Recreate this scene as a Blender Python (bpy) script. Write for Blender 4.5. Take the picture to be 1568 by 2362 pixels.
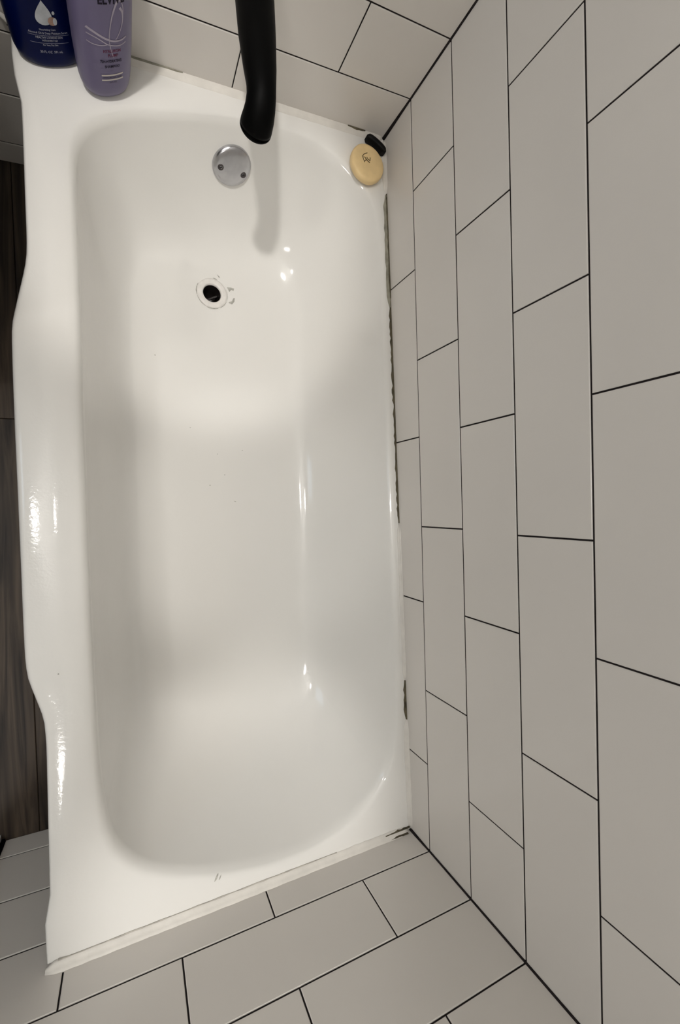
import bpy, bmesh, math, random
import numpy as np
from mathutils import Vector, Matrix, Euler
from mathutils.bvhtree import BVHTree

for o in list(bpy.data.objects):
    bpy.data.objects.remove(o, do_unlink=True)
S = bpy.context.scene
COL = S.collection
random.seed(7)
rng = np.random.default_rng(7)

# ------------------------------------------------------------------ camera
cam_d = bpy.data.cameras.new('camera')
cam = bpy.data.objects.new('camera', cam_d); COL.objects.link(cam)
cam.location = (-0.5252, 0.7234, 1.1344)
cam.rotation_euler = Euler((-0.0064, -0.4481, -0.0323), 'XYZ')
cam_d.sensor_fit = 'VERTICAL'; cam_d.sensor_height = 24.0
cam_d.lens = 988.67 * 24.0 / 2362.0
cam_d.clip_start = 0.01
S.camera = cam

# ------------------------------------------------------------------ world, lamps, exposure
wd = bpy.data.worlds.new('world'); S.world = wd; wd.use_nodes = True
wd.node_tree.nodes['Background'].inputs['Color'].default_value = (0.9, 0.95, 1.0, 1)
wd.node_tree.nodes['Background'].inputs['Strength'].default_value = 0.05

def area(name, loc, target, size, power, col, shape='RECTANGLE', sy=None):
    d = bpy.data.lights.new(name, 'AREA'); d.shape = shape; d.size = size
    if sy: d.size_y = sy
    d.energy = power; d.color = col
    o = bpy.data.objects.new(name, d); COL.objects.link(o)
    o.location = loc
    o.rotation_euler = (Vector(target) - Vector(loc)).to_track_quat('-Z', 'Y').to_euler()
    return o
def lamp(kind, name, loc, power, col, radius, target=None, angle=None, blend=None):
    d = bpy.data.lights.new(name, kind); d.energy = power; d.color = col; d.shadow_soft_size = radius
    o = bpy.data.objects.new(name, d); COL.objects.link(o); o.location = loc
    if target:
        o.rotation_euler = (Vector(target) - Vector(loc)).to_track_quat('-Z', 'Y').to_euler()
        d.spot_size = math.radians(angle); d.spot_blend = blend
    return o
WARM = (1.0, 0.967, 0.922)
lamp('POINT', 'globe_lamp', (-1.46, 0.76, 1.97), 14.5, WARM, 0.055)                                               # globe high on the left of the room
lamp('SPOT', 'added_spot', (-0.92, 0.98, 2.28), 100, WARM, 0.05, (-0.39, 1.27, 0.25), 22, 0.5)               # added spot without a known fixture, brightens the spout end
lamp('SPOT', 'added_spot', (-0.95, 0.25, 2.28), 98, WARM, 0.05, (-0.35, 0.05, 0.32), 20, 0.8)                # second added spot, makes the pool of light at the foot end
lamp('SPOT', 'added_spot', (-0.85, 0.80, 2.28), 46, WARM, 0.05, (-0.255, 0.68, 0.10), 19.5, 0.6)                # narrow added spot, lifts the tub floor while sparing the rim
lamp('SPOT', 'added_uplight', (-1.75, 0.76, 1.62), 185, WARM, 0.05, (-0.80, 0.74, 2.30), 85, 0.9)                   # invented uplight, bounces soft fill off the ceiling
for hy in (-0.67, -0.53):                                                                                       # twin ceiling panel of the hall, beyond the doorway
    area('hall_lamp', (-1.40, hy, 2.2), (-1.40, hy, 0), 0.42, 7, WARM, 'RECTANGLE', 0.125).rotation_euler = (0, 0, 0)
area('daylight_window', (-2.13, 1.05, 1.45), (0, 1.0, 0.9), 0.55, 4.5, (0.52, 0.76, 1.0), 'RECTANGLE', 0.8)

vs = S.view_settings
vs.view_transform = 'Standard'; vs.look = 'None'; vs.gamma = 1.0; vs.use_curve_mapping = False
vs.exposure = -0.57

# ------------------------------------------------------------------ numbers of the place
L = 1.524                    # tub length
A0, A1 = -0.02877, 0.07184   # the two end walls are slightly out of square
H, W = 0.1209, 0.33617       # tile course height and pitch
Z1 = 0.42                    # first grout line above the tub
GAP = 0.0026
ZT = Z1 + 8 * H              # top of the tiling
CEIL = 2.30
XL = -2.20                   # left room wall
def zrim(y): return 0.354 - 0.034 * y / L
def zfloor(y): return 0.078 + (1.233 - y) * 0.006
def yfau(x): return L + A1 * x
def yfoot(x): return A0 * x

# ------------------------------------------------------------------ materials
def mat(name, col, rough=0.5, spec=0.5, metal=0.0, coat=0.0, coat_r=0.05, var=0.0, vscale=6.0,
        bump=0.0, bscale=60.0, trans=0.0):
    m = bpy.data.materials.new(name); m.use_nodes = True
    nt = m.node_tree; b = nt.nodes['Principled BSDF']
    b.inputs['Base Color'].default_value = (*col, 1)
    b.inputs['Roughness'].default_value = rough
    b.inputs['Specular IOR Level'].default_value = spec
    b.inputs['Metallic'].default_value = metal
    b.inputs['Coat Weight'].default_value = coat
    b.inputs['Coat Roughness'].default_value = coat_r
    b.inputs['Transmission Weight'].default_value = trans
    tc = nt.nodes.new('ShaderNodeTexCoord')
    if var:
        n = nt.nodes.new('ShaderNodeTexNoise'); n.inputs['Scale'].default_value = vscale
        n.inputs['Detail'].default_value = 4
        nt.links.new(tc.outputs['Object'], n.inputs['Vector'])
        r = nt.nodes.new('ShaderNodeValToRGB')
        r.color_ramp.elements[0].position = 0.3; r.color_ramp.elements[1].position = 0.7
        r.color_ramp.elements[0].color = (*[max(0, c * (1 - var)) for c in col], 1)
        r.color_ramp.elements[1].color = (*[min(1, c * (1 + var)) for c in col], 1)
        nt.links.new(n.outputs['Fac'], r.inputs['Fac'])
        nt.links.new(r.outputs['Color'], b.inputs['Base Color'])
    if bump:
        n2 = nt.nodes.new('ShaderNodeTexNoise'); n2.inputs['Scale'].default_value = bscale
        n2.inputs['Detail'].default_value = 2
        nt.links.new(tc.outputs['Object'], n2.inputs['Vector'])
        bp = nt.nodes.new('ShaderNodeBump'); bp.inputs['Strength'].default_value = bump
        bp.inputs['Distance'].default_value = 0.002
        nt.links.new(n2.outputs['Fac'], bp.inputs['Height'])
        nt.links.new(bp.outputs['Normal'], b.inputs['Normal'])
        if coat: nt.links.new(bp.outputs['Normal'], b.inputs['Coat Normal'])
    return m
M_tile = mat('satin_tile', (0.715, 0.68, 0.637), 0.25, 0.45, var=0.02, vscale=3, bump=0.02, bscale=25)
M_grout = mat('dark_grout', (0.016, 0.012, 0.012), 0.85, 0.2, var=0.4, vscale=80)
M_paint = mat('wall_paint', (0.62, 0.60, 0.57), 0.6, 0.3, var=0.02)
M_ceil = mat('ceiling_paint', (0.80, 0.79, 0.77), 0.7, 0.2, var=0.02)
M_enamel = mat('white_enamel', (0.83, 0.817, 0.785), 0.09, 0.5, bump=0.05, bscale=45)
def orange_peel(m):
    # finer brushed-on relief on the refinished front rim
    nt = m.node_tree; b = nt.nodes['Principled BSDF']; tc = nt.nodes.new('ShaderNodeTexCoord')
    n = nt.nodes.new('ShaderNodeTexNoise'); n.inputs['Scale'].default_value = 230; n.inputs['Detail'].default_value = 3
    nt.links.new(tc.outputs['Object'], n.inputs['Vector'])
    sp = nt.nodes.new('ShaderNodeSeparateXYZ'); nt.links.new(tc.outputs['Object'], sp.inputs[0])
    mr = nt.nodes.new('ShaderNodeMapRange'); mr.inputs[1].default_value = -0.60; mr.inputs[2].default_value = -0.64
    mr.inputs[3].default_value = 0.0; mr.inputs[4].default_value = 0.16
    nt.links.new(sp.outputs['X'], mr.inputs[0])
    bp = nt.nodes.new('ShaderNodeBump'); bp.inputs['Distance'].default_value = 0.001
    nt.links.new(mr.outputs[0], bp.inputs['Strength']); nt.links.new(n.outputs['Fac'], bp.inputs['Height'])
    old = b.inputs['Normal'].links[0].from_socket
    nt.links.new(old, bp.inputs['Normal'])
    nt.links.new(bp.outputs['Normal'], b.inputs['Normal']); nt.links.new(bp.outputs['Normal'], b.inputs['Coat Normal'])
orange_peel(M_enamel)
M_caulk = mat('white_caulk', (0.74, 0.71, 0.66), 0.45, 0.4, var=0.06, vscale=40, bump=0.3, bscale=90)
M_mould = mat('mouldy_gap', (0.10, 0.085, 0.055), 0.8, 0.2, var=0.5, vscale=45)
M_stain = mat('grey_caulk_stain', (0.30, 0.285, 0.23), 0.7, 0.2, var=0.3, vscale=50)
M_crack = mat('faint_caulk_crack', (0.46, 0.435, 0.39), 0.6, 0.3, var=0.2, vscale=60)
M_black = mat('matte_black_metal', (0.0012, 0.0012, 0.0012), 0.5, 0.06, var=0.3, vscale=30)
M_rubber = mat('black_rubber', (0.003, 0.003, 0.003), 0.55, 0.2, bump=0.1, bscale=80)
M_chrome = mat('worn_chrome', (0.50, 0.50, 0.52), 0.24, 0.5, metal=1.0, var=0.08, vscale=60, bump=0.04, bscale=150)
M_screw = mat('dull_screw', (0.10, 0.09, 0.09), 0.45, 0.5, metal=0.9, var=0.2, vscale=300)
M_dark = mat('drain_darkness', (0.012, 0.009, 0.009), 0.35, 0.4, var=0.3, vscale=50)
M_flange = mat('painted_drain_flange', (0.80, 0.775, 0.74), 0.35, 0.4, var=0.06, vscale=90, bump=0.15, bscale=150)
M_chip = mat('chipped_enamel', (0.44, 0.43, 0.39), 0.6, 0.3, var=0.2, vscale=150)
M_soap = mat('ivory_soap', (0.83, 0.62, 0.32), 0.42, 0.4, var=0.07, vscale=40, bump=0.1, bscale=60)
M_mark = mat('soap_stamp', (0.14, 0.10, 0.05), 0.7, 0.2, var=0.2, vscale=200)
M_blue = mat('navy_plastic', (0.0004, 0.0035, 0.045), 0.3, 0.06, var=0.15, vscale=15)
M_purple = mat('purple_plastic', (0.135, 0.115, 0.21), 0.35, 0.3, var=0.05, vscale=20)
M_clear = mat('clear_plastic_base', (0.55, 0.53, 0.56), 0.15, 0.5, trans=0.6)
M_print = mat('white_print', (0.42, 0.43, 0.50), 0.5, 0.3, var=0.05, vscale=100)
M_lilac = mat('lilac_print', (0.36, 0.32, 0.40), 0.4, 0.4, var=0.05, vscale=100)
M_cream = mat('cream_print', (0.55, 0.50, 0.46), 0.4, 0.4, var=0.05, vscale=100)
M_pink = mat('magenta_print', (0.12, 0.016, 0.050), 0.5, 0.15, var=0.1, vscale=100)
M_ink = mat('dark_print', (0.008, 0.005, 0.015), 0.5, 0.1, var=0.1, vscale=100)
M_drop = mat('pearl_print', (0.42, 0.44, 0.47), 0.35, 0.5, var=0.15, vscale=90)
M_amber = mat('amber_print', (0.30, 0.17, 0.12), 0.35, 0.5, var=0.3, vscale=150)
M_trimw = mat('white_baseboard', (0.70, 0.68, 0.65), 0.4, 0.4, var=0.03)

def wood(name, seed):
    m = bpy.data.materials.new(name); m.use_nodes = True
    nt = m.node_tree; b = nt.nodes['Principled BSDF']
    tc = nt.nodes.new('ShaderNodeTexCoord'); mp = nt.nodes.new('ShaderNodeMapping')
    mp.inputs['Scale'].default_value = (26, 1.6, 26); mp.inputs['Location'].default_value = (seed, seed * 3.1, 0)
    nt.links.new(tc.outputs['Object'], mp.inputs['Vector'])
    n = nt.nodes.new('ShaderNodeTexNoise'); n.inputs['Scale'].default_value = 1.6
    n.inputs['Detail'].default_value = 8; n.inputs['Distortion'].default_value = 1.4
    nt.links.new(mp.outputs['Vector'], n.inputs['Vector'])
    r = nt.nodes.new('ShaderNodeValToRGB')
    r.color_ramp.elements[0].position = 0.34; r.color_ramp.elements[1].position = 0.70
    r.color_ramp.elements[0].color = (0.012, 0.008, 0.006, 1)
    r.color_ramp.elements[1].color = (0.088, 0.064, 0.046, 1)
    nt.links.new(n.outputs['Fac'], r.inputs['Fac'])
    nt.links.new(r.outputs['Color'], b.inputs['Base Color'])
    b.inputs['Roughness'].default_value = 0.5
    b.inputs['Specular IOR Level'].default_value = 0.3
    return m
M_cab = mat('dark_cabinet_paint', (0.030, 0.024, 0.020), 0.45, 0.3, var=0.1, vscale=8)
M_wood = [wood('dark_wood_plank', s) for s in (0.0, 3.7, 8.2)]

# ------------------------------------------------------------------ helpers
def obj(name, me, m=None, parent=None, loc=None, rot=None):
    if isinstance(me, bmesh.types.BMesh):
        bm = me; me = bpy.data.meshes.new(name); bm.to_mesh(me); bm.free()
    if m is not None and len(me.materials) == 0: me.materials.append(m)
    o = bpy.data.objects.new(name, me); COL.objects.link(o)
    if parent is not None: o.parent = parent
    if loc is not None: o.location = loc
    if rot is not None: o.rotation_euler = rot
    return o
def pyd(name, v, f, smooth=False):
    me = bpy.data.meshes.new(name); me.from_pydata([tuple(map(float, p)) for p in v], [], f); me.update()
    if smooth: me.polygons.foreach_set('use_smooth', [True] * len(me.polygons))
    return me
def thing(name, label, cat, loc=(0, 0, 0), rz=0.0):
    o = bpy.data.objects.new(name, None); COL.objects.link(o)
    o.location = loc; o.rotation_euler = (0, 0, rz); o['label'] = label; o['category'] = cat
    o.empty_display_size = 0.02
    return o
def struct(o, label=None):
    o['kind'] = 'structure'
    if label: o['label'] = label
    return o
def box_me(name, x0, x1, y0, y1, z0, z1):
    v = [(x, y, z) for x in (x0, x1) for y in (y0, y1) for z in (z0, z1)]
    f = [(0, 1, 3, 2), (4, 6, 7, 5), (0, 4, 5, 1), (2, 3, 7, 6), (0, 2, 6, 4), (1, 5, 7, 3)]
    return pyd(name, v, f)
def rings_me(name, rings, closed=True, cap0=False, cap1=False, smooth=True):
    n = len(rings[0]); v = [p for r in rings for p in r]; f = []
    for k in range(len(rings) - 1):
        a, b = k * n, (k + 1) * n
        for i in range(n if closed else n - 1):
            j = (i + 1) % n
            f.append((a + i, a + j, b + j, b + i))
    if cap0: f.append(tuple(reversed(range(n))))
    if cap1: f.append(tuple(range((len(rings) - 1) * n, len(rings) * n)))
    me = pyd(name, v, f, smooth)
    bm = bmesh.new(); bm.from_mesh(me); bmesh.ops.recalc_face_normals(bm, faces=bm.faces); bm.to_mesh(me); bm.free()
    return me
def sweep(name, path, radii, n=32, cap0=True, cap1=True, up=Vector((1, 0, 0)), squash=1.0):
    """tube along a path of points with a radius for each point"""
    P = [Vector(p) for p in path]; rings = []
    for i, p in enumerate(P):
        t = (P[min(i + 1, len(P) - 1)] - P[max(i - 1, 0)]).normalized()
        a = (up - t * up.dot(t)).normalized(); b = t.cross(a)
        rings.append([p + (a * math.cos(q) + b * math.sin(q) * squash) * radii[i]
                      for q in [2 * math.pi * k / n for k in range(n)]])
    return rings_me(name, rings, True, cap0, cap1)
def lathe(name, prof, n=48, cap0=False, cap1=False):
    return rings_me(name, [[(r * math.cos(2 * math.pi * k / n), r * math.sin(2 * math.pi * k / n), z)
                            for k in range(n)] for r, z in prof], True, cap0, cap1)

# ------------------------------------------------------------------ walls, floor, ceiling
FOOT_X = -0.798              # the tiled end of the foot wall
def wall_box(name, pts, z0, z1, m):
    """vertical slab over the quad pts (x, y)"""
    v = [(x, y, z0) for x, y in pts] + [(x, y, z1) for x, y in pts]; n = len(pts)
    f = [tuple(reversed(range(n))), tuple(range(n, 2 * n))] + [(i, (i + 1) % n, n + (i + 1) % n, n + i) for i in range(n)]
    return pyd(name, v, f)
RB = 0.0015                  # grout sits this far behind the tile faces
wr = struct(obj('wall_right', wall_box('wall_right', [(RB, -0.12), (0.12, -0.12), (0.12, 1.65), (RB, 1.65)], 0, CEIL, M_grout), M_grout),
            'long tiled wall with staggered pale tiles and black grout beside the tub')
wf = struct(obj('wall_far', wall_box('wall_far', [(RB, yfau(RB) + RB), (RB, 1.65), (XL, 1.65), (XL, yfau(XL) + RB)], 0, CEIL, M_grout), M_grout),
            'tiled end wall behind the black spout and the bottles')
wn = struct(obj('wall_near', wall_box('wall_near', [(RB, -0.12), (RB, yfoot(RB) - RB), (FOOT_X, yfoot(FOOT_X) - RB), (FOOT_X, -0.12)], 0, CEIL, M_grout), M_grout),
            'tiled end wall at the foot of the tub')
for a, b, za, zb_ in ((-0.80, -0.84, 0, CEIL), (-0.84, -1.67, 2.03, CEIL), (-1.67, XL, 0, CEIL)):
    obj('painted_wall', wall_box('painted_wall', [(a, -0.12), (a, 0.020), (b, 0.020), (b, -0.12)], za, zb_, M_paint), M_paint, wn)
obj('painted_wall', wall_box('painted_wall', [(0.0, yfoot(0)), (0.0, yfoot(0) - 0.004), (FOOT_X, yfoot(FOOT_X) - 0.004), (FOOT_X, yfoot(FOOT_X))], ZT, CEIL, M_paint), M_paint, wn)
obj('painted_wall', wall_box('painted_wall', [(-0.002, 0.0), (0.004, 0.0), (0.004, L), (-0.002, L)], ZT, CEIL, M_paint), M_paint, wr)
obj('painted_wall', wall_box('painted_wall', [(0.0, yfau(0) + .004), (0.0, yfau(0)), (XL, yfau(XL)), (XL, yfau(XL) + .004)], ZT, CEIL, M_paint), M_paint, wf)
struct(obj('wall_left', box_me('wall_left', XL - 0.1, XL, -1.6, 1.65, 0, CEIL), M_paint), 'plain painted wall opposite the tub')
struct(obj('ceiling', box_me('ceiling', XL - 0.1, 0.12, -1.6, 1.65, CEIL, CEIL + 0.08), M_ceil), 'white painted ceiling')
struct(obj('wall_hall', box_me('wall_hall', XL, 0.12, -1.6, -1.5, 0, CEIL), M_paint), 'plain wall of the hall beyond the doorway')
fl = struct(obj('floor', box_me('floor', XL, 0.0, -1.5, 1.53, -0.06, -0.008), M_grout), 'dark wood plank floor beside the tub')
# planks
PW, PL = 0.152, 1.22
plank_me = {}
def plank(w, l):
    k = (round(w, 4), round(l, 4))
    if k not in plank_me:
        c = 0.0012; x, y = w / 2, l / 2
        v = [(-x, -y, -0.008), (x, -y, -0.008), (x, y, -0.008), (-x, y, -0.008),
             (-x, -y, -c), (x, -y, -c), (x, y, -c), (-x, y, -c),
             (-x + c, -y + c, 0), (x - c, -y + c, 0), (x - c, y - c, 0), (-x + c, y - c, 0)]
        f = [(3, 2, 1, 0), (8, 9, 10, 11)]
        for a in (0, 4):
            f += [(a + i, a + (i + 1) % 4, a + 4 + (i + 1) % 4, a + 4 + i) for i in range(4)]
        plank_me[k] = pyd('plank', v, f)
    return plank_me[k]
xe = -0.735 + 0.0
col_i = 0
x = -0.585
while x > XL + 0.01:
    x0 = max(x - PW, XL)
    ends = [-1.5, [-0.295, -0.92, -0.60][col_i % 3], [0.925, 0.30, 0.62][col_i % 3], 1.52] if x < -0.80 else [0.0, 0.925, 1.52]
    for i in range(len(ends) - 1):
        y0, y1 = ends[i], ends[i + 1]
        me = plank(x - x0 - 0.0008, y1 - y0 - 0.0008).copy()
        obj('plank', me, M_wood[(col_i * 2 + i) % 3], fl, ((x + x0) / 2, (y0 + y1) / 2, 0))
    x = x0; col_i += 1

# ------------------------------------------------------------------ tiles
tile_me = {}
def tile_mesh(w, h):
    k = (round(w, 3), round(h, 4))
    if k not in tile_me:
        c = 0.0011; X, Z = w / 2, h / 2
        def q(dx, y): return [(-X + dx, y, -Z + dx), (X - dx, y, -Z + dx), (X - dx, y, Z - dx), (-X + dx, y, Z - dx)]
        v = q(0, 0.0055) + q(0, c * 0.7) + q(c, 0.0)
        f = [(0, 1, 2, 3), (11, 10, 9, 8)]
        for a in (0, 4): f += [(a + (i + 1) % 4, a + i, a + 4 + i, a + 4 + (i + 1) % 4) for i in range(4)]
        tile_me[k] = pyd('tile', v, f)
    return tile_me[k]
def lay(parent, org, ux, th, length, joints_of_row, r0, r1, zmin):
    """org: wall corner (x, y); ux: unit vector along the wall; th: z rotation so that local -Y faces the room"""
    for r in range(r0, r1):
        z0, z1 = max(Z1 + (r - 1) * H, zmin), Z1 + r * H
        js = sorted(j for j in joints_of_row(r) if 0.006 < j < length - 0.006)
        e = [0.0012 - GAP / 2] + js + [length - 0.0012 + GAP / 2]
        for a, b in zip(e[:-1], e[1:]):
            w, h = b - a - GAP, z1 - z0 - GAP
            if w < 0.004: continue
            m = (a + b) / 2
            o = obj('tile', tile_mesh(w, h), M_tile, parent, (org[0] + ux[0] * m, org[1] + ux[1] * m, (z0 + z1) / 2))
            o.rotation_euler = (0, 0, th + random.uniform(-1, 1) * 0.0012)
OFF = {0: 1.189, 1: 1.3433, 2: 1.1876, 3: 1.3387, 4: 1.1878}
def jr(r):
    o = OFF.get(r, OFF[1] - 0.002 if r % 2 else OFF[0])
    return [o + k * W for k in range(-6, 3)]
lay(wr, (0, 0), (0, 1), -math.pi / 2, L, jr, -3, 9, 0.0)
n0 = math.hypot(1, A0); n1 = math.hypot(1, A1)
FJ = {0: (0.3296, 0.6479), 1: (0.1573, 0.4813), 2: (0.3299, 0.648), 3: (0.1576, 0.4813)}
lay(wn, (0, 0), (-1 / n0, -A0 / n0), math.atan2(-A0, -1), 0.798, lambda r: FJ[1] if r % 2 else FJ[0], -3, 9, 0.0)
GJ = lambda r: [(0.160 if r % 2 else 0.334) + 0.327 * k for k in range(7)]
lay(wf, (0, L), (-1 / n1, -A1 / n1), math.atan2(A1, 1), 2.19, GJ, -3, 9, 0.0)
# corner joints
for nm, (cx, cy), s in (('corner_grout', (-0.0004, 0.0004), 1), ('corner_grout', (-0.0004, L - 0.0004), -1)):
    me = sweep('corner_grout', [(cx, cy, 0.30), (cx, cy, 0.36), (cx, cy, 0.42), (cx, cy, ZT)],
               [0.0052, 0.0040, 0.0024, 0.0022], 8)
    obj(nm, me, M_grout, wn if s == 1 else wf)
# black edge strip closing the tiled end of the foot wall, and the baseboard beyond it
struct(obj('trim_1', box_me('trim_1', -0.8045, -0.798, -0.02, 0.0262, 0, ZT), M_black), 'black metal edge strip closing the tiles of the foot wall')
dc = struct(obj('door_1', box_me('door_1', -0.845, -0.8050, 0.0205, 0.036, 0, 2.07), M_trimw), 'white door casing beyond the black edge strip')
obj('casing', box_me('casing', -1.735, -1.665, 0.0205, 0.036, 0, 2.07), M_trimw, dc)
obj('casing', box_me('casing', -1.665, -0.845, 0.0205, 0.036, 2.0, 2.07), M_trimw, dc)

# ------------------------------------------------------------------ bathtub
CX, CY, SX, SY = -0.34, 0.76, 0.35, 0.76
def catmull(P, n=10):
    P = [np.array(p, float) for p in P]; out = []
    for i in range(len(P)):
        p0, p1, p2, p3 = P[i - 1], P[i], P[(i + 1) % len(P)], P[(i + 2) % len(P)]
        for k in range(n):
            t = k / n
            out.append(0.5 * (2 * p1 + (p2 - p0) * t + (2 * p0 - 5 * p1 + 4 * p2 - p3) * t * t + (3 * p1 - p0 - 3 * p2 + p3) * t ** 3))
    return out
def polar(P, th, closed_poly=True):
    a = np.array([math.atan2((p[1] - CY) / SY, (p[0] - CX) / SX) for p in P])
    X = np.array([[(p[0] - CX) / SX, (p[1] - CY) / SY] for p in P]); n = len(P)
    out = []
    for t in th:
        d = np.array([math.cos(t), math.sin(t)]); best = 0
        for i in range(n):
            p, q = X[i], X[(i + 1) % n]; e = q - p
            den = d[0] * (-e[1]) + e[0] * d[1]
            if abs(den) < 1e-12: continue
            s = (p[0] * (-e[1]) + e[0] * p[1]) / den
            u = (d[0] * p[1] - d[1] * p[0]) / den
            if -1e-9 <= u <= 1 + 1e-9 and s > best: best = s
        out.append((CX + SX * best * d[0], CY + SY * best * d[1]))
    return np.array(out)
E0 = 0.0015
front = [(-.672, yfau(-.672) - E0), (-.6725, 1.449), (-.6715, 1.415), (-.668, 1.395), (-.6625, 1.378), (-.6615, 1.340), (-.6615, 1.28), (-.662, 1.21),
         (-.662, 1.15), (-.6635, 1.123), (-.667, 1.103), (-.673, 1.075), (-.681, 1.038), (-.6845, 1.02), (-.6865, 1.0), (-.687, .94), (-.687, .843),
         (-.6865, .745), (-.6862, .646), (-.686, .548), (-.6855, .505), (-.685, .487), (-.682, .462), (-.672, .427), (-.666, .405), (-.663, .388),
         (-.662, .351), (-.6635, .245), (-.665, .126), (-.6655, .109), (-.669, .100), (-.6725, .092), (-.673, .076), (-.672, yfoot(-.672) + E0)]
outer = [(-E0, yfoot(0) + E0), (-E0, yfau(0) - E0)] + front
inner = [(-.594, 1.251), (-.592, 1.305), (-.582, 1.340), (-.559, 1.370), (-.514, 1.399), (-.438, 1.425), (-.362, 1.447), (-.29, 1.461), (-.225, 1.467),
         (-.165, 1.463), (-.115, 1.448), (-.065, 1.416), (-.036, 1.375), (-.024, 1.31), (-.0235, 1.15), (-.0235, .967), (-.0235, .778), (-.0235, .589), (-.024, .399),
         (-.027, .25), (-.043, .16), (-.081, .105), (-.134, .069), (-.213, .046), (-.303, .044), (-.384, .057), (-.458, .08),
         (-.515, .108), (-.553, .142), (-.578, .19), (-.590, .28), (-.594, .43), (-.5955, .6), (-.5955, .778), (-.5945, .987), (-.594, 1.12)]
base = [(-.525, 1.175), (-.518, 1.240), (-.498, 1.285), (-.455, 1.306), (-.395, 1.314), (-.274, 1.325), (-.205, 1.308), (-.156, 1.262), (-.132, 1.17), (-.125, 1.0), (-.121, .85), (-.119, .62),
        (-.119, .43), (-.124, .335), (-.150, .272), (-.200, .242), (-.28, .231), (-.363, .232), (-.445, .246), (-.497, .278), (-.522, .34), (-.528, .50), (-.528, .70), (-.527, .95)]
NT = 300
th = [2 * math.pi * k / NT for k in range(NT)]
for c in (outer[0], outer[1], outer[2], outer[-1]):
    th.append(math.atan2((c[1] - CY) / SY, (c[0] - CX) / SX) % (2 * math.pi))
th = sorted(th)
O = polar(outer, th); I = polar(catmull(inner, 6), th); F = polar(catmull(base, 6), th)
N = len(th)
D = np.array([-0.339, 1.233]); DR = 0.0225
def smooth(a, b, x):
    t = min(1, max(0, (x - a) / (b - a))); return t * t * (3 - 2 * t)
fw = np.array([1 - smooth(-.668, -.64, o[0]) for o in O])          # 1 on the open front edge, 0 along the walls
dist = np.linalg.norm(I - O, axis=1)
rings = []
def ring(fn): rings.append([fn(i) for i in range(N)])
def along(i, d):                                                  # point d metres in from the outer edge
    k = min(d / max(dist[i], 1e-6), 0.8); return O[i] + (I[i] - O[i]) * k
def front_ring(d, dz):
    def fn(i):
        p = along(i, d * fw[i]); return (p[0], p[1], zrim(p[1]) - dz * (fw[i] if dz < 0.06 else 1))
    return fn
def apron(d, z):
    def fn(i):
        p = along(i, d * fw[i]); return (p[0], p[1], z)
    return fn
ring(apron(0.030, 0.0)); ring(apron(0.030, 0.04)); ring(apron(0.026, 0.16)); ring(apron(0.020, 0.25))
for d, dz in ((0.010, 0.062), (0.0040, 0.048), (0.0010, 0.034), (0.0, 0.022), (0.0005, 0.016), (0.0018, 0.0117), (0.0038, 0.0083), (0.0062, 0.0062), (0.0090, 0.0050), (0.012, 0.00423)):
    ring(front_ring(d, dz))
def crown(d): return max(0.0, 0.058 - d) ** 2 / 0.5                # the front rim is gently crowned
def deck(k, dz):
    def fn(i):
        d0 = 0.012 * fw[i] / dist[i] if dist[i] > 0.03 else 0.0
        kk = d0 + (1 - d0) * k
        p = O[i] + (I[i] - O[i]) * kk; return (p[0], p[1], zrim(p[1]) - dz - crown(kk * dist[i]) * fw[i])
    return fn
for k, dz in ((0.1, 0), (0.2, 0), (0.3, 0), (0.4, 0.0), (0.5, 0.0), (0.58, 0.0006), (0.74, 0.0018), (0.88, 0.0040), (1.0, 0.0078)): ring(deck(k, dz))
def bez(t, P): 
    m = 1 - t; return sum(c * p for c, p in zip((m ** 3, 3 * m * m * t, 3 * m * t * t, t ** 3), P))
def wallring(t):
    def fn(i):
        # the front wall is steep and meets the floor in a tight curve, the other sides are softer
        tight = 1 - smooth(-.56, -.50, I[i][0])
        s = bez(t, (0, 0.30 - .06 * tight, 0.62 + .18 * tight, 1.42 - .22 * tight)); d = bez(t, (0.0, 0.60 + .15 * tight, 1.0, 1.0))
        p = I[i] + (F[i] - I[i]) * s
        zr = zrim(I[i][1]) - 0.0078; zf = zfloor(p[1])
        return (p[0], p[1], zr + (zf - zr) * d)
    return fn
for k in range(1, 27): ring(wallring(k / 26))
last = np.array(rings[-1])
for k in range(1, 15):
    t = k / 14
    r = []
    for i in range(N):
        p = last[i][:2]; v = p - D; q = D + v / np.linalg.norm(v) * DR
        s = p + (q - p) * t; r.append((s[0], s[1], zfloor(s[1]) - 0.002 * max(0, t - 0.85) / 0.15))
    rings.append(r)
tub = thing('bathtub', 'white enamel bathtub with wavy front rim set between tiled walls', 'bathtub', (0, 0, 0))
shell_me = rings_me('shell', rings)
bm = bmesh.new(); bm.from_mesh(shell_me)
bvh = BVHTree.FromBMesh(bm)
# normals of the shell must point up on the deck
up = sum(1 if f.normal.z > 0 else -1 for f in bm.faces if abs(f.normal.z) > 0.9)
if up < 0:
    for f in bm.faces: f.normal_flip()
    bm.to_mesh(shell_me)
bm.free()
shell = obj('shell', shell_me, M_enamel, tub)
def drop_to(x, y, z=0.5):
    h = bvh.ray_cast(Vector((x, y, z)), Vector((0, 0, -1))); return h[0], (h[1] if h[1].z > 0 else -h[1])

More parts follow.
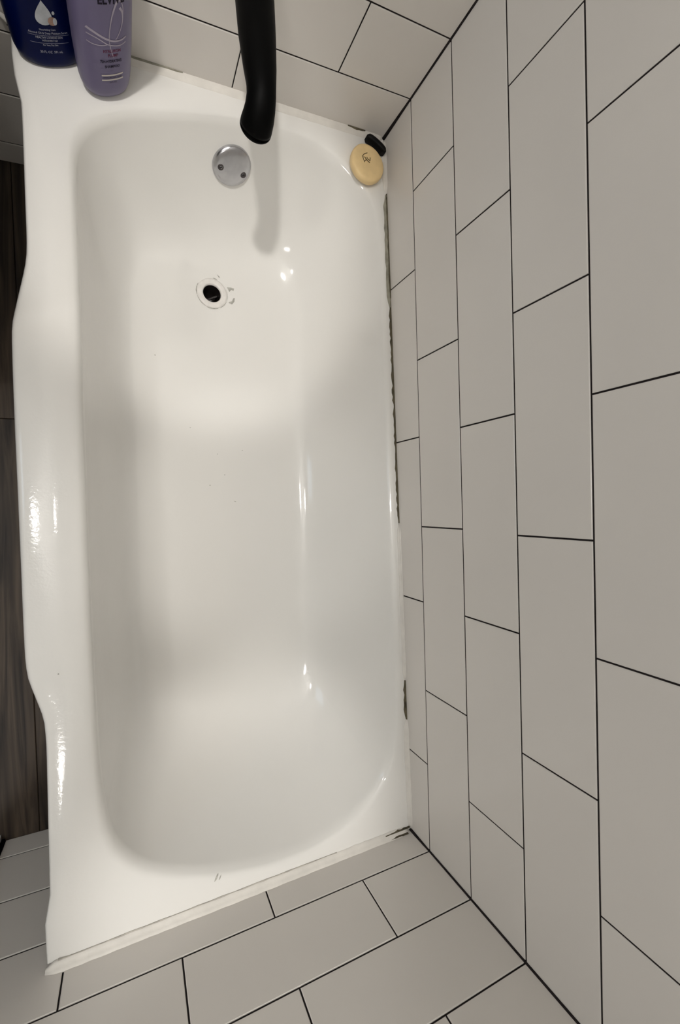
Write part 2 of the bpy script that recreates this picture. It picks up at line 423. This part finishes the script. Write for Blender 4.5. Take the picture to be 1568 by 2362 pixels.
# drain
zd = zfloor(D[1])
prof = [(0.0205, -0.030), (0.0205, -0.006), (0.0212, 0.0004), (0.0235, 0.0016), (0.027, 0.0021), (0.031, 0.0019), (0.0345, 0.0012), (0.0352, -0.002)]
drain = obj('drain', lathe('drain', prof, 64), M_flange, tub, (D[0], D[1], zd))
drain['label'] = 'open drain with white painted flange'
obj('drain_pipe', lathe('drain_pipe', [(0.0203, -0.004), (0.0200, -0.012), (0.0190, -0.035), (0.0185, -0.055), (0.001, -0.056)], 40, cap1=True), M_dark, drain)
obj('cross_bar', box_me('cross_bar', -0.0185, 0.0185, -0.0018, 0.0018, -0.034, -0.030), M_screw, drain, rot=(0, 0, 0.5))
def arc(name, r, a0, a1, w, m, parent, z):
    n = 14; v = []; f = []
    for k in range(n + 1):
        a = a0 + (a1 - a0) * k / n; ww = w * math.sin(math.pi * (0.08 + 0.84 * k / n)) * (0.7 + 0.6 * random.random())
        v += [((r - ww / 2) * math.cos(a), (r - ww / 2) * math.sin(a), z), ((r + ww / 2) * math.cos(a), (r + ww / 2) * math.sin(a), z)]
    for k in range(n): f.append((2 * k, 2 * k + 1, 2 * k + 3, 2 * k + 2))
    return obj(name, pyd(name, v, f), m, parent)
for a0, a1, w in ((2.6, 3.4, 0.0022), (3.4, 4.3, 0.0011), (4.3, 5.1, 0.0018), (5.2, 5.9, 0.0013), (5.9, 6.7, 0.0009), (1.2, 1.5, 0.0022)):
    arc('paint_crack', 0.0362, a0, a1, w, M_chip, drain, 0.0006)
def patch(name, pts, m, parent, lift=0.0005):
    """thin worn spot lying on the tub surface"""
    v = []
    for x, y in pts:
        h, n = drop_to(x, y); v.append(h + n * lift)
    c = sum((Vector(p) for p in v), Vector()) / len(v)
    k = len(v); f = [(i, (i + 1) % k, k) for i in range(k)]
    return obj(name, pyd(name, v + [c], f), m, parent)
for pts in ([(-.3035, 1.2535), (-.294, 1.2545), (-.2865, 1.2535), (-.288, 1.2475), (-.2935, 1.2490), (-.2985, 1.2430), (-.3005, 1.2470)],
            [(-.2855, 1.2310), (-.2870, 1.2215), (-.2930, 1.2140), (-.3010, 1.2165), (-.2990, 1.2195), (-.2945, 1.2190), (-.2915, 1.2245), (-.2890, 1.2300)],
            [(-.327, 1.2800), (-.321, 1.2760), (-.319, 1.2720), (-.323, 1.2735)]):
    patch('enamel_chip', pts, M_chip, tub)
def spot(x, y, r, m=M_chip, asp=1.0, rot=0.5, n=7):
    pts = []
    for k in range(n):
        a = 2 * math.pi * k / n; q = r * (0.7 + 0.5 * random.random())
        u, w = q * math.cos(a), q * asp * math.sin(a)
        pts.append((x + u * math.cos(rot) - w * math.sin(rot), y + u * math.sin(rot) + w * math.cos(rot)))
    patch('enamel_chip', pts, m, tub)
for x, y, r, a, ro in ((-.302, .735, .003, .4, -.4), (-.415, .058, .0055, .3, .9), (-.409, .056, .004, .35, .9), (-.36, .775, .0015, 1, 0), (-.325, .80, .0012, 1, 0),
                       (-.47, 1.07, .002, .6, 0), (-.40, .91, .0018, .5, 0), (-.28, .86, .0015, .6, 0), (-.34, .85, .0012, 1, 0), (-.64, .47, .0013, 1, 0)):
    spot(x, y, r, M_chip, a, ro)

# overflow plate on the sloping head wall
ov_h, ov_i, ov_n, ov_d = None, None, None, None
hit = bvh.ray_cast(Vector((-0.318, 1.0, 0.232)), Vector((0, 1, 0)))
p, nrm = hit[0], hit[1]
if nrm.y > 0: nrm = -nrm
ov = obj('overflow_plate', lathe('overflow_plate', [(0.0395, -0.012), (0.0402, 0.001), (0.0400, 0.0035), (0.0385, 0.0065), (0.0350, 0.0090), (0.029, 0.0108), (0.020, 0.0119), (0.010, 0.0124), (0.0005, 0.0125)], 64, cap1=True),
         M_chrome, tub, p)
zax = nrm.normalized(); xax = Vector((1, 0, 0)); xax = (xax - zax * xax.dot(zax)).normalized(); xax = Matrix.Rotation(-0.14, 3, zax) @ xax; yax = zax.cross(xax)
ov.rotation_euler = Matrix((xax, yax, zax)).transposed().to_euler()
ov['label'] = 'round worn chrome overflow plate with two screws'
for sx in (-1, 1):
    s = obj('screw', lathe('screw', [(0.0062, -0.001), (0.0062, 0.0008), (0.0052, 0.0016), (0.0034, 0.0014), (0.0022, 0.0002), (0.0004, 0.0)], 20, cap1=True), M_screw, ov, (sx * 0.0245, -0.0045 , 0.0108))
    obj('screw_slot', box_me('screw_slot', -0.0022, 0.0022, -0.0009, 0.0009, 0.0002, 0.0017), M_dark, s, rot=(0, 0, 0.6))

# ------------------------------------------------------------------ caulk along the three walls
def bead(name, pts, nrm, w, h, m, parent=None, jit=0.12, w_fn=None):
    """ragged bead in the corner between rim and wall; pts on the wall foot line, nrm points into the tub"""
    rr = []
    n = len(pts)
    for i, (x, y) in enumerate(pts):
        e = min(1.0, min(i, n - 1 - i) / 2.0 + 0.35)
        ww = (w_fn(i / (n - 1)) if w_fn else w) * e * (1 + jit * random.uniform(-1, 1)); hh = h * e * (1 + jit * random.uniform(-1, 1))
        z = zrim(y) + 0.0004; nx, ny = nrm
        rr.append([(x + 0.001 * -nx, y + 0.001 * -ny, z - 0.004), (x + 0.001 * -nx, y + 0.001 * -ny, z + hh), (x + nx * 0.001, y + ny * .001, z + hh),
                   (x + nx * ww * .30, y + ny * ww * .30, z + hh * .62), (x + nx * ww * .62, y + ny * ww * .62, z + hh * .28), (x + nx * ww * .9, y + ny * ww * .9, z + 0.0009),
                   (x + nx * ww, y + ny * ww, z - 0.0006), (x + nx * ww, y + ny * ww, z - 0.004)])
    return obj(name, rings_me(name, rr, True, True, True), m, parent)
def linspace(a, b, step): 
    n = max(3, int(abs(b - a) / step) + 1); return [a + (b - a) * i / (n - 1) for i in range(n)]
tb = struct(bead('trim_2', [(0, y) for y in linspace(0.004, 0.243, 0.012)], (-1, 0), 0.0085, 0.008, M_caulk), 'white caulk along the long wall at the foot end')
tb['label'] = 'white caulk bead along the long tiled wall'
bead('caulk', [(0, y) for y in linspace(0.330, 0.672, 0.012)], (-1, 0), 0.0060, 0.006, M_caulk, tb)
bead('caulk', [(0, y) for y in linspace(1.402, 1.519, 0.010)], (-1, 0), 0.0085, 0.006, M_caulk, tb)
def strip(name, pts, nrm, w, m, parent, lift=0.0007, jit=0.3, h=0.002):
    rr = []
    n = len(pts)
    for i, (x, y) in enumerate(pts):
        e = 0.35 + 0.65 * min(1.0, min(i, n - 1 - i) / 2.0)
        ww = w * e * (1 + jit * random.uniform(-1, 1)); z = zrim(y) + lift; nx, ny = nrm
        rr.append([(x - nx * .001, y - ny * .001, z - .003), (x - nx * .001, y - ny * .001, z + h), (x + nx * 0.0008, y + ny * .0008, z + h), (x + nx * ww, y + ny * ww, z), (x + nx * ww, y + ny * ww, z - .003)])
    return obj(name, rings_me(name, rr, True, True, True, smooth=False), m, parent)
strip('caulk_residue', [(0, y) for y in linspace(1.15, 1.398, 0.012)], (-1, 0), 0.0085, M_stain, tb, 0.0004, 0.15)
strip('mould_line', [(0, y) for y in linspace(1.17, 1.400, 0.010)], (-1, 0), 0.0032, M_mould, tb, 0.0010, 0.25, 0.0028)
strip('mould_line', [(0, y) for y in linspace(0.93, 1.172, 0.008)], (-1, 0), 0.0040, M_mould, tb, 0.0008, 0.4)
strip('mould_line', [(0, y) for y in linspace(0.676, 0.932, 0.008)], (-1, 0), 0.0036, M_mould, tb, 0.0008, 0.4)
strip('mould_line', [(0, y) for y in linspace(0.244, 0.330, 0.010)], (-1, 0), 0.0048, M_mould, tb, 0.0010, 0.4)
un = (-A0 / n0, 1 / n0)
tf = struct(bead('trim_3', [(-t, yfoot(-t)) for t in linspace(0.006, 0.672, 0.012)], un, 0.013, 0.009, M_caulk, None, 0.06), 'broad white caulk bead along the foot wall')
strip('caulk_crack', [(-t, yfoot(-t) + 0.0125) for t in linspace(0.18, 0.655, 0.02)], un, 0.0012, M_crack, tf, 0.0008, 0.5, 0.0004)
strip('mould_line', [(-t, yfoot(-t) + 0.0085 ) for t in linspace(0.004, 0.066, 0.007)], un, 0.0022, M_mould, tf, 0.0030, 0.5, 0.0005)
strip('mould_line', [(-t, yfoot(-t) + 0.0012) for t in linspace(0.012, 0.056, 0.007)], un, 0.0014, M_mould, tf, 0.0086, 0.5, 0.0006)
u1 = (A1 / n1, -1 / n1)
tg = struct(bead('trim_4', [(-t, yfau(-t)) for t in linspace(0.006, 0.670, 0.012)], u1, 0.013, 0.0045, M_caulk, None, 0.03), 'broad white caulk bead along the spout wall')
strip('mould_line', [(-t, yfau(-t) - 0.0006) for t in linspace(0.42, 0.56, 0.012)], u1, 0.0016, M_stain, tg, 0.0044, 0.3, 0.0014)
strip('mould_line', [(-t, yfau(-t) - 0.0006) for t in linspace(0.050, 0.092, 0.006)], u1, 0.0022, M_mould, tg, 0.0044, 0.4, 0.0014)

obj('caulk_lump', sweep('caulk_lump', [(-.664, yfau(-.664) - .004, zrim(1.47) + .001), (-.671, yfau(-.671) - .006, zrim(1.47) + .004), (-.679, yfau(-.679) - .005, zrim(1.47) + .009), (-.684, yfau(-.684) - .003, zrim(1.47) + .013)], [.003, .0042, .0036, .0015], 10), M_caulk, tg)
obj('mould_line', sweep('mould_line', [(-.668, yfau(-.668) - .0085, zrim(1.47) + .002), (-.6735, yfau(-.6735) - .0105, zrim(1.47) + .002)], [.0012, .0008], 8), M_dark, tg)
# ------------------------------------------------------------------ tub spout
SZ = 0.520; sx0 = -0.3335
wy = yfau(sx0)
spout = thing('tub_spout', 'matte black tub spout with bent tip above the chrome overflow plate', 'faucet', (sx0 - 0.012, wy, SZ))
path = [(0.001, 0, 0), (.0015, -.012, 0), (.002, -.024, 0), (.003, -.05, 0), (.005, -.10, 0), (.0075, -.145, 0), (.0088, -.168, -.0005), (.0092, -.180, -.003), (.0092, -.1895, -.0095),
        (.0090, -.1955, -.0185), (.0086, -.199, -.030), (.0084, -.2002, -.034)]
rad = [.0255, .0272, .0280, .0280, .0268, .0238, .0214, .0212, .0220, .0232, .0243, .0243]
obj('spout_tube', sweep('spout_tube', path, rad, 40), M_black, spout)
obj('wall_flange', lathe('wall_flange', [(0.034, 0.0), (0.034, 0.006), (0.031, 0.009), (0.026, 0.010)], 40, True, True), M_black, spout, (-0.002, 0.0006, 0), (math.pi / 2, 0, math.atan(A1)))
obj('outlet', lathe('outlet', [(0.0242, 0.0), (0.0243, -0.002), (0.0232, -0.0035), (0.0200, -0.0035), (0.0190, 0.004), (0.001, 0.004)], 40, False, True), M_black, spout, (0.0084, -0.2002, -0.0335), (-0.10, 0, 0))

# ------------------------------------------------------------------ soap and the black rubber piece behind it
h, n = drop_to(-0.047, 1.455)
SR = 0.0385
soap = thing('soap_bar', 'round cream soap bar lying on the tub corner', 'soap', (-0.0535, 1.4415, h.z + 0.0012))
obj('bar', lathe('bar', [(0.022, 0.0), (SR - .006, 0.0003), (SR - 0.002, 0.003), (SR, 0.008), (SR, 0.0140), (SR - 0.0008, 0.0172), (SR - 0.003, 0.0190), (SR - 0.008, 0.0198), (0.018, 0.0198), (0.006, 0.0194), (0.0005, 0.0194)], 56, True, True), M_soap, soap)
def stroke(name, pts, r, m, parent):
    return obj(name, sweep(name, pts, [r] * len(pts), 8, up=Vector((0, 0, 1)), squash=1.0), m, parent)
zs = 0.0197
mk = [[(-.017, .008), (-.0125, .014), (-.005, .0185)], [(-.017, .008), (-.0145, .0035), (-.012, -.003)], [(-.0145, .0075), (-.0095, .0075), (-.0085, .002), (-.013, -.001)],
      [(-.0095, .0065), (-.0045, .002), (.0005, .000)], [(-.0065, .0095), (-.003, .0055), (.0015, .0045), (.002, .0105)]]
for s in mk: stroke('stamped_mark', [(a + 0.002, b - 0.001, zs) for a, b in s], 0.0008, M_mark, soap)
# rubber piece: rounded, slightly curved block standing on the rim corner
bmr = []
for k in range(13):
    t = -1 + 2 * k / 12
    xx = 0.0250 * t; yy = 0.003 * (1 - t * t)
    e = math.sqrt(max(0.0, 1 - abs(t) ** 6)) if abs(t) < 1 else 0.0
    hw = 0.0058 * (0.45 + 0.55 * e); hz = 0.010 * (0.6 + 0.4 * e)
    prof2 = [(math.copysign(abs(math.cos(a)) ** .5, math.cos(a)) * hw, math.copysign(abs(math.sin(a)) ** .5, math.sin(a)) * hz) for a in [2 * math.pi * j / 16 for j in range(16)]]
    bmr.append([(xx, yy + a, b) for a, b in prof2])
h2, _ = drop_to(-0.030, 1.492)
rub = obj('rubber_stopper', rings_me('rubber_stopper', bmr, True, True, True), M_rubber, None, (-0.0290, 1.4920, zrim(1.49) + 0.0095), (0, 0, -0.42))
rub['label'] = 'small black rubber block wedged in the tub corner behind the soap'; rub['category'] = 'rubber stopper'

# ------------------------------------------------------------------ bottles
def supell(a, b, n=2.4, k=56):
    o = []
    for i in range(k):
        t = 2 * math.pi * i / k; c, s = math.cos(t), math.sin(t)
        o.append((a * math.copysign(abs(c) ** (2 / n), c), b * math.copysign(abs(s) ** (2 / n), s)))
    return o
class Bottle:
    def __init__(s, name, label, loc, rz, prof, m, n=2.3):
        s.root = thing(name, label, 'bottle', loc, rz); s.prof = prof; s.n = n
        s.body = obj('body', rings_me('body', [[(x, y, z) for x, y in supell(a, b, n)] for z, a, b in prof], True, True, True), m, s.root)
    def ab(s, z):
        zz = [p[0] for p in s.prof]
        return np.interp(z, zz, [p[1] for p in s.prof]), np.interp(z, zz, [p[2] for p in s.prof])
    def front(s, x, z, lift=0.0004):
        a, b = s.ab(z); u = min(0.995, abs(x) / a)
        return (x, -b * (1 - u ** s.n) ** (1 / s.n) - lift, z)
    def text(s, body, x, z, size, m, squeeze=1.0, name='lettering', bold=0.0):
        cu = bpy.data.curves.new('t', 'FONT'); cu.body = body; cu.size = size; cu.align_x = 'CENTER'; cu.align_y = 'CENTER'
        cu.resolution_u = 2; cu.offset = bold * size
        to = bpy.data.objects.new('t', cu); COL.objects.link(to)
        dg = bpy.context.evaluated_depsgraph_get()
        me = bpy.data.meshes.new_from_object(to.evaluated_get(dg)); bpy.data.objects.remove(to, do_unlink=True)
        for v in me.vertices:
            v.co = Vector(s.front(x + v.co.x * squeeze, z + v.co.y))
        me.materials.clear(); me.name = name
        return obj(name, me, m, s.root)
    def ribbon(s, pts, w, m, name='printed_line'):
        P = [np.array(p, float) for p in pts]; q = []
        for i in range(len(P) - 1):
            p0, p1, p2, p3 = P[max(i - 1, 0)], P[i], P[i + 1], P[min(i + 2, len(P) - 1)]
            for k in range(8):
                t = k / 8; q.append(0.5 * (2 * p1 + (p2 - p0) * t + (2 * p0 - 5 * p1 + 4 * p2 - p3) * t * t + (3 * p1 - p0 - 3 * p2 + p3) * t ** 3))
        q.append(P[-1]); v = []; n = len(q)
        for i, p in enumerate(q):
            t = q[min(i + 1, n - 1)] - q[max(i - 1, 0)]; t = t / (np.linalg.norm(t) + 1e-9); nn = np.array([-t[1], t[0]])
            ww = w[0] + (w[1] - w[0]) * i / (n - 1) if isinstance(w, tuple) else w
            for sg in (-1, 1):
                e = p + nn * sg * ww / 2; v.append(s.front(e[0], e[1], 0.0003))
        return obj(name, pyd(name, v, [(2 * i, 2 * i + 1, 2 * i + 3, 2 * i + 2) for i in range(n - 1)]), m, s.root)
    def blob(s, pts, m, name, lift=0.0004):
        v = [s.front(x, z, lift) for x, z in pts]; c = np.mean(np.array(pts), axis=0); v.append(s.front(c[0], c[1], lift + .0002)); k = len(pts)
        return obj(name, pyd(name, v, [(i, (i + 1) % k, k) for i in range(k)]), m, s.root)
zb = zrim(1.44) + 0.0005
# blue bottle
bp = [(0.0, .034, .0185), (0.0012, .039, .0212), (0.004, .0432, .0230), (0.009, .0465, .0240), (0.018, .0487, .0244), (0.030, .0495, .0245), (0.06, .051, .0248), (0.10, .052, .025), (0.16, .052, .025),
      (0.190, .049, .0245), (0.207, .040, .022), (0.217, .026, .0185), (0.223, .0165, .0165)]
blue = Bottle('lotion_bottle', 'navy blue lotion bottle with white drop emblem on the tub deck', (-0.6185, 1.4470, zb), 0.40, bp, M_blue)
obj('cap', lathe('cap', [(0.0175, 0.221), (0.0175, 0.249), (0.0165, 0.252), (0.002, 0.2525)], 32, True, True), M_blue, blue.root)
def drop_pts(cx, cz, w, hgt, n=26):
    o = []
    for k in range(n):
        a = 2 * math.pi * k / n; s = math.sin(a / 2)
        o.append((cx + w * math.sin(a) * s ** 1.3 * .5 * 1.15, cz + hgt * (math.cos(a) + 1) / 2))
    return o
BX = -0.0055
blue.blob(drop_pts(BX - .002, 0.0705, .026, .034), M_drop, 'drop_emblem')
blue.blob([(BX + .0085 + .0060 * math.cos(a), .0765 + .0062 * math.sin(a)) for a in [2 * math.pi * k / 16 for k in range(16)]], M_amber, 'drop_emblem', 0.0007)
blue.blob([(BX + .0118 + .0027 * math.cos(a), .0765 + .0052 * math.sin(a)) for a in [2 * math.pi * k / 16 for k in range(16)]], M_drop, 'drop_emblem', 0.0010)
blue.blob([(BX + .0110 + .0019 * math.cos(a), .0880 + .0026 * math.sin(a)) for a in [2 * math.pi * k / 12 for k in range(12)]], M_drop, 'drop_emblem', 0.0007)
blue.text('Nourishing Care', BX, .0640, .0040, M_print, .80)
blue.text('Almond Oil & Deep Moisture Serum', BX + .001, .0588, .0046, M_print, .76)
blue.ribbon([(BX - .026, .0550), (BX, .0550), (BX + .029, .0550)], .00035, M_print)
blue.text('HEALTHY LOOKING SKIN', BX + .001, .0520, .0045, M_print, .70)
blue.text('WITH EVERY USE', BX + .001, .0475, .0042, M_print, .66)
blue.ribbon([(BX - .025, .0435), (BX, .0435), (BX + .027, .0435)], .00035, M_print)
blue.text('For Very Dry Skin', BX + .001, .0408, .0036, M_print, .78)
blue.text('20 FL OZ  591 mL', BX + .001, .0300, .0052, M_print, .80)
# purple bottle
pp = [(0.0, .021, .012), (0.0012, .0255, .0155), (0.004, .0300, .0188), (0.009, .0340, .0213), (0.016, .0370, .0230), (0.026, .0390, .0240), (0.045, .0405, .0245), (0.08, .0420, .0248), (0.15, .0432, .0248),
      (0.20, .0405, .0248), (0.23, .036, .023), (0.244, .026, .020)]
purple = Bottle('shampoo_bottle', 'purple shampoo bottle with pale swirl beside the navy blue bottle', (-0.5432, 1.4250, zb), 0.48, pp, M_purple)
obj('cap', rings_me('cap', [[(x, y, z) for x, y in supell(a, b, 2.3, 40)] for z, a, b in ((.242, .027, .021), (.244, .029, .0225), (.275, .028, .0215), (.278, .026, .020))], True, True, True), M_purple, purple.root)
purple.text('ELVIVE', .0035, .1595, .0165, M_ink, .78, bold=.028)
purple.ribbon([(-.0313, .1210), (-.0206, .1153), (-.0069, .1074), (.0036, .1035), (.0159, .1031), (.0245, .1061)], (.0034, .0022), M_lilac)
purple.ribbon([(-.0315, .1125), (-.0184, .1077), (-.0043, .0990), (.0050, .0965), (.0143, .0957), (.0235, .0982)], .0016, M_lilac)
purple.ribbon([(-.0318, .1012), (-.0244, .0986), (-.0134, .0977), (-.0043, .0990)], .0014, M_lilac)
purple.ribbon([(.0030, .0790), (-.0008, .0940), (-.0020, .1072), (.0002, .1255), (.0053, .1426), (.0108, .1540), (.0160, .1570), (.0195, .1500), (.0199, .1396), (.0172, .1227), (.0118, .1110), (.0077, .1050)], .0011, M_lilac)
purple.ribbon([(-.0005, .1200), (.0020, .1330), (.0055, .1440), (.0095, .1530), (.0140, .1590), (.0175, .1560)], (.0010, .0042), M_lilac)
purple.ribbon([(.0150, .1480), (.0185, .1420), (.0192, .1330), (.0178, .1230)], (.0034, .0009), M_lilac)
purple.text('HYALURON', .0015, .0885, .0062, M_pink, .80, bold=.022)
purple.text('PLUMP', .0025, .0815, .0060, M_pink, .85, bold=.022)
purple.text('72H HYDRATING', -.0005, .0725, .0062, M_ink, .68, bold=.022)
purple.text('SHAMPOO', .0010, .0640, .0058, M_ink, .85, bold=.022)
for z in (.0495, .0415):
    purple.ribbon([(-.0160, z - .0003), (.0005, z), (.0178, z + .0008)], .0024, M_cream)
purple.text('HYALURONIC ACID', .0010, .0456, .0042, M_ink, .78)
purple.text('24 FL OZ', .0010, .0370, .0036, M_ink, .80)

# ------------------------------------------------------------------ unseen cabinet, added to shade the floor gap left of the tub
shade_cab = thing('shading_cabinet', 'added unseen dark cabinet with pale top, shading the floor left of the tub', 'cabinet', (-1.085, 1.20, 0))
obj('carcass', box_me('carcass', -0.28, 0.28, -0.20, 0.215, 0.002, 0.80), M_cab, shade_cab)
obj('countertop', box_me('countertop', -0.295, 0.295, -0.225, 0.218, 0.80, 0.83), M_trimw, shade_cab)
for sx in (-1, 1):
    dr = obj('door', box_me('door', sx * 0.14 - 0.132, sx * 0.14 + 0.132, -0.218, -0.200, 0.10, 0.77), M_cab, shade_cab)
    obj('knob', sweep('knob', [(-sx * 0.02, -0.218, 0.55), (-sx * 0.02, -0.230, 0.55), (-sx * 0.02, -0.240, 0.55)], [0.006, 0.008, 0.010], 16), M_black, dr)
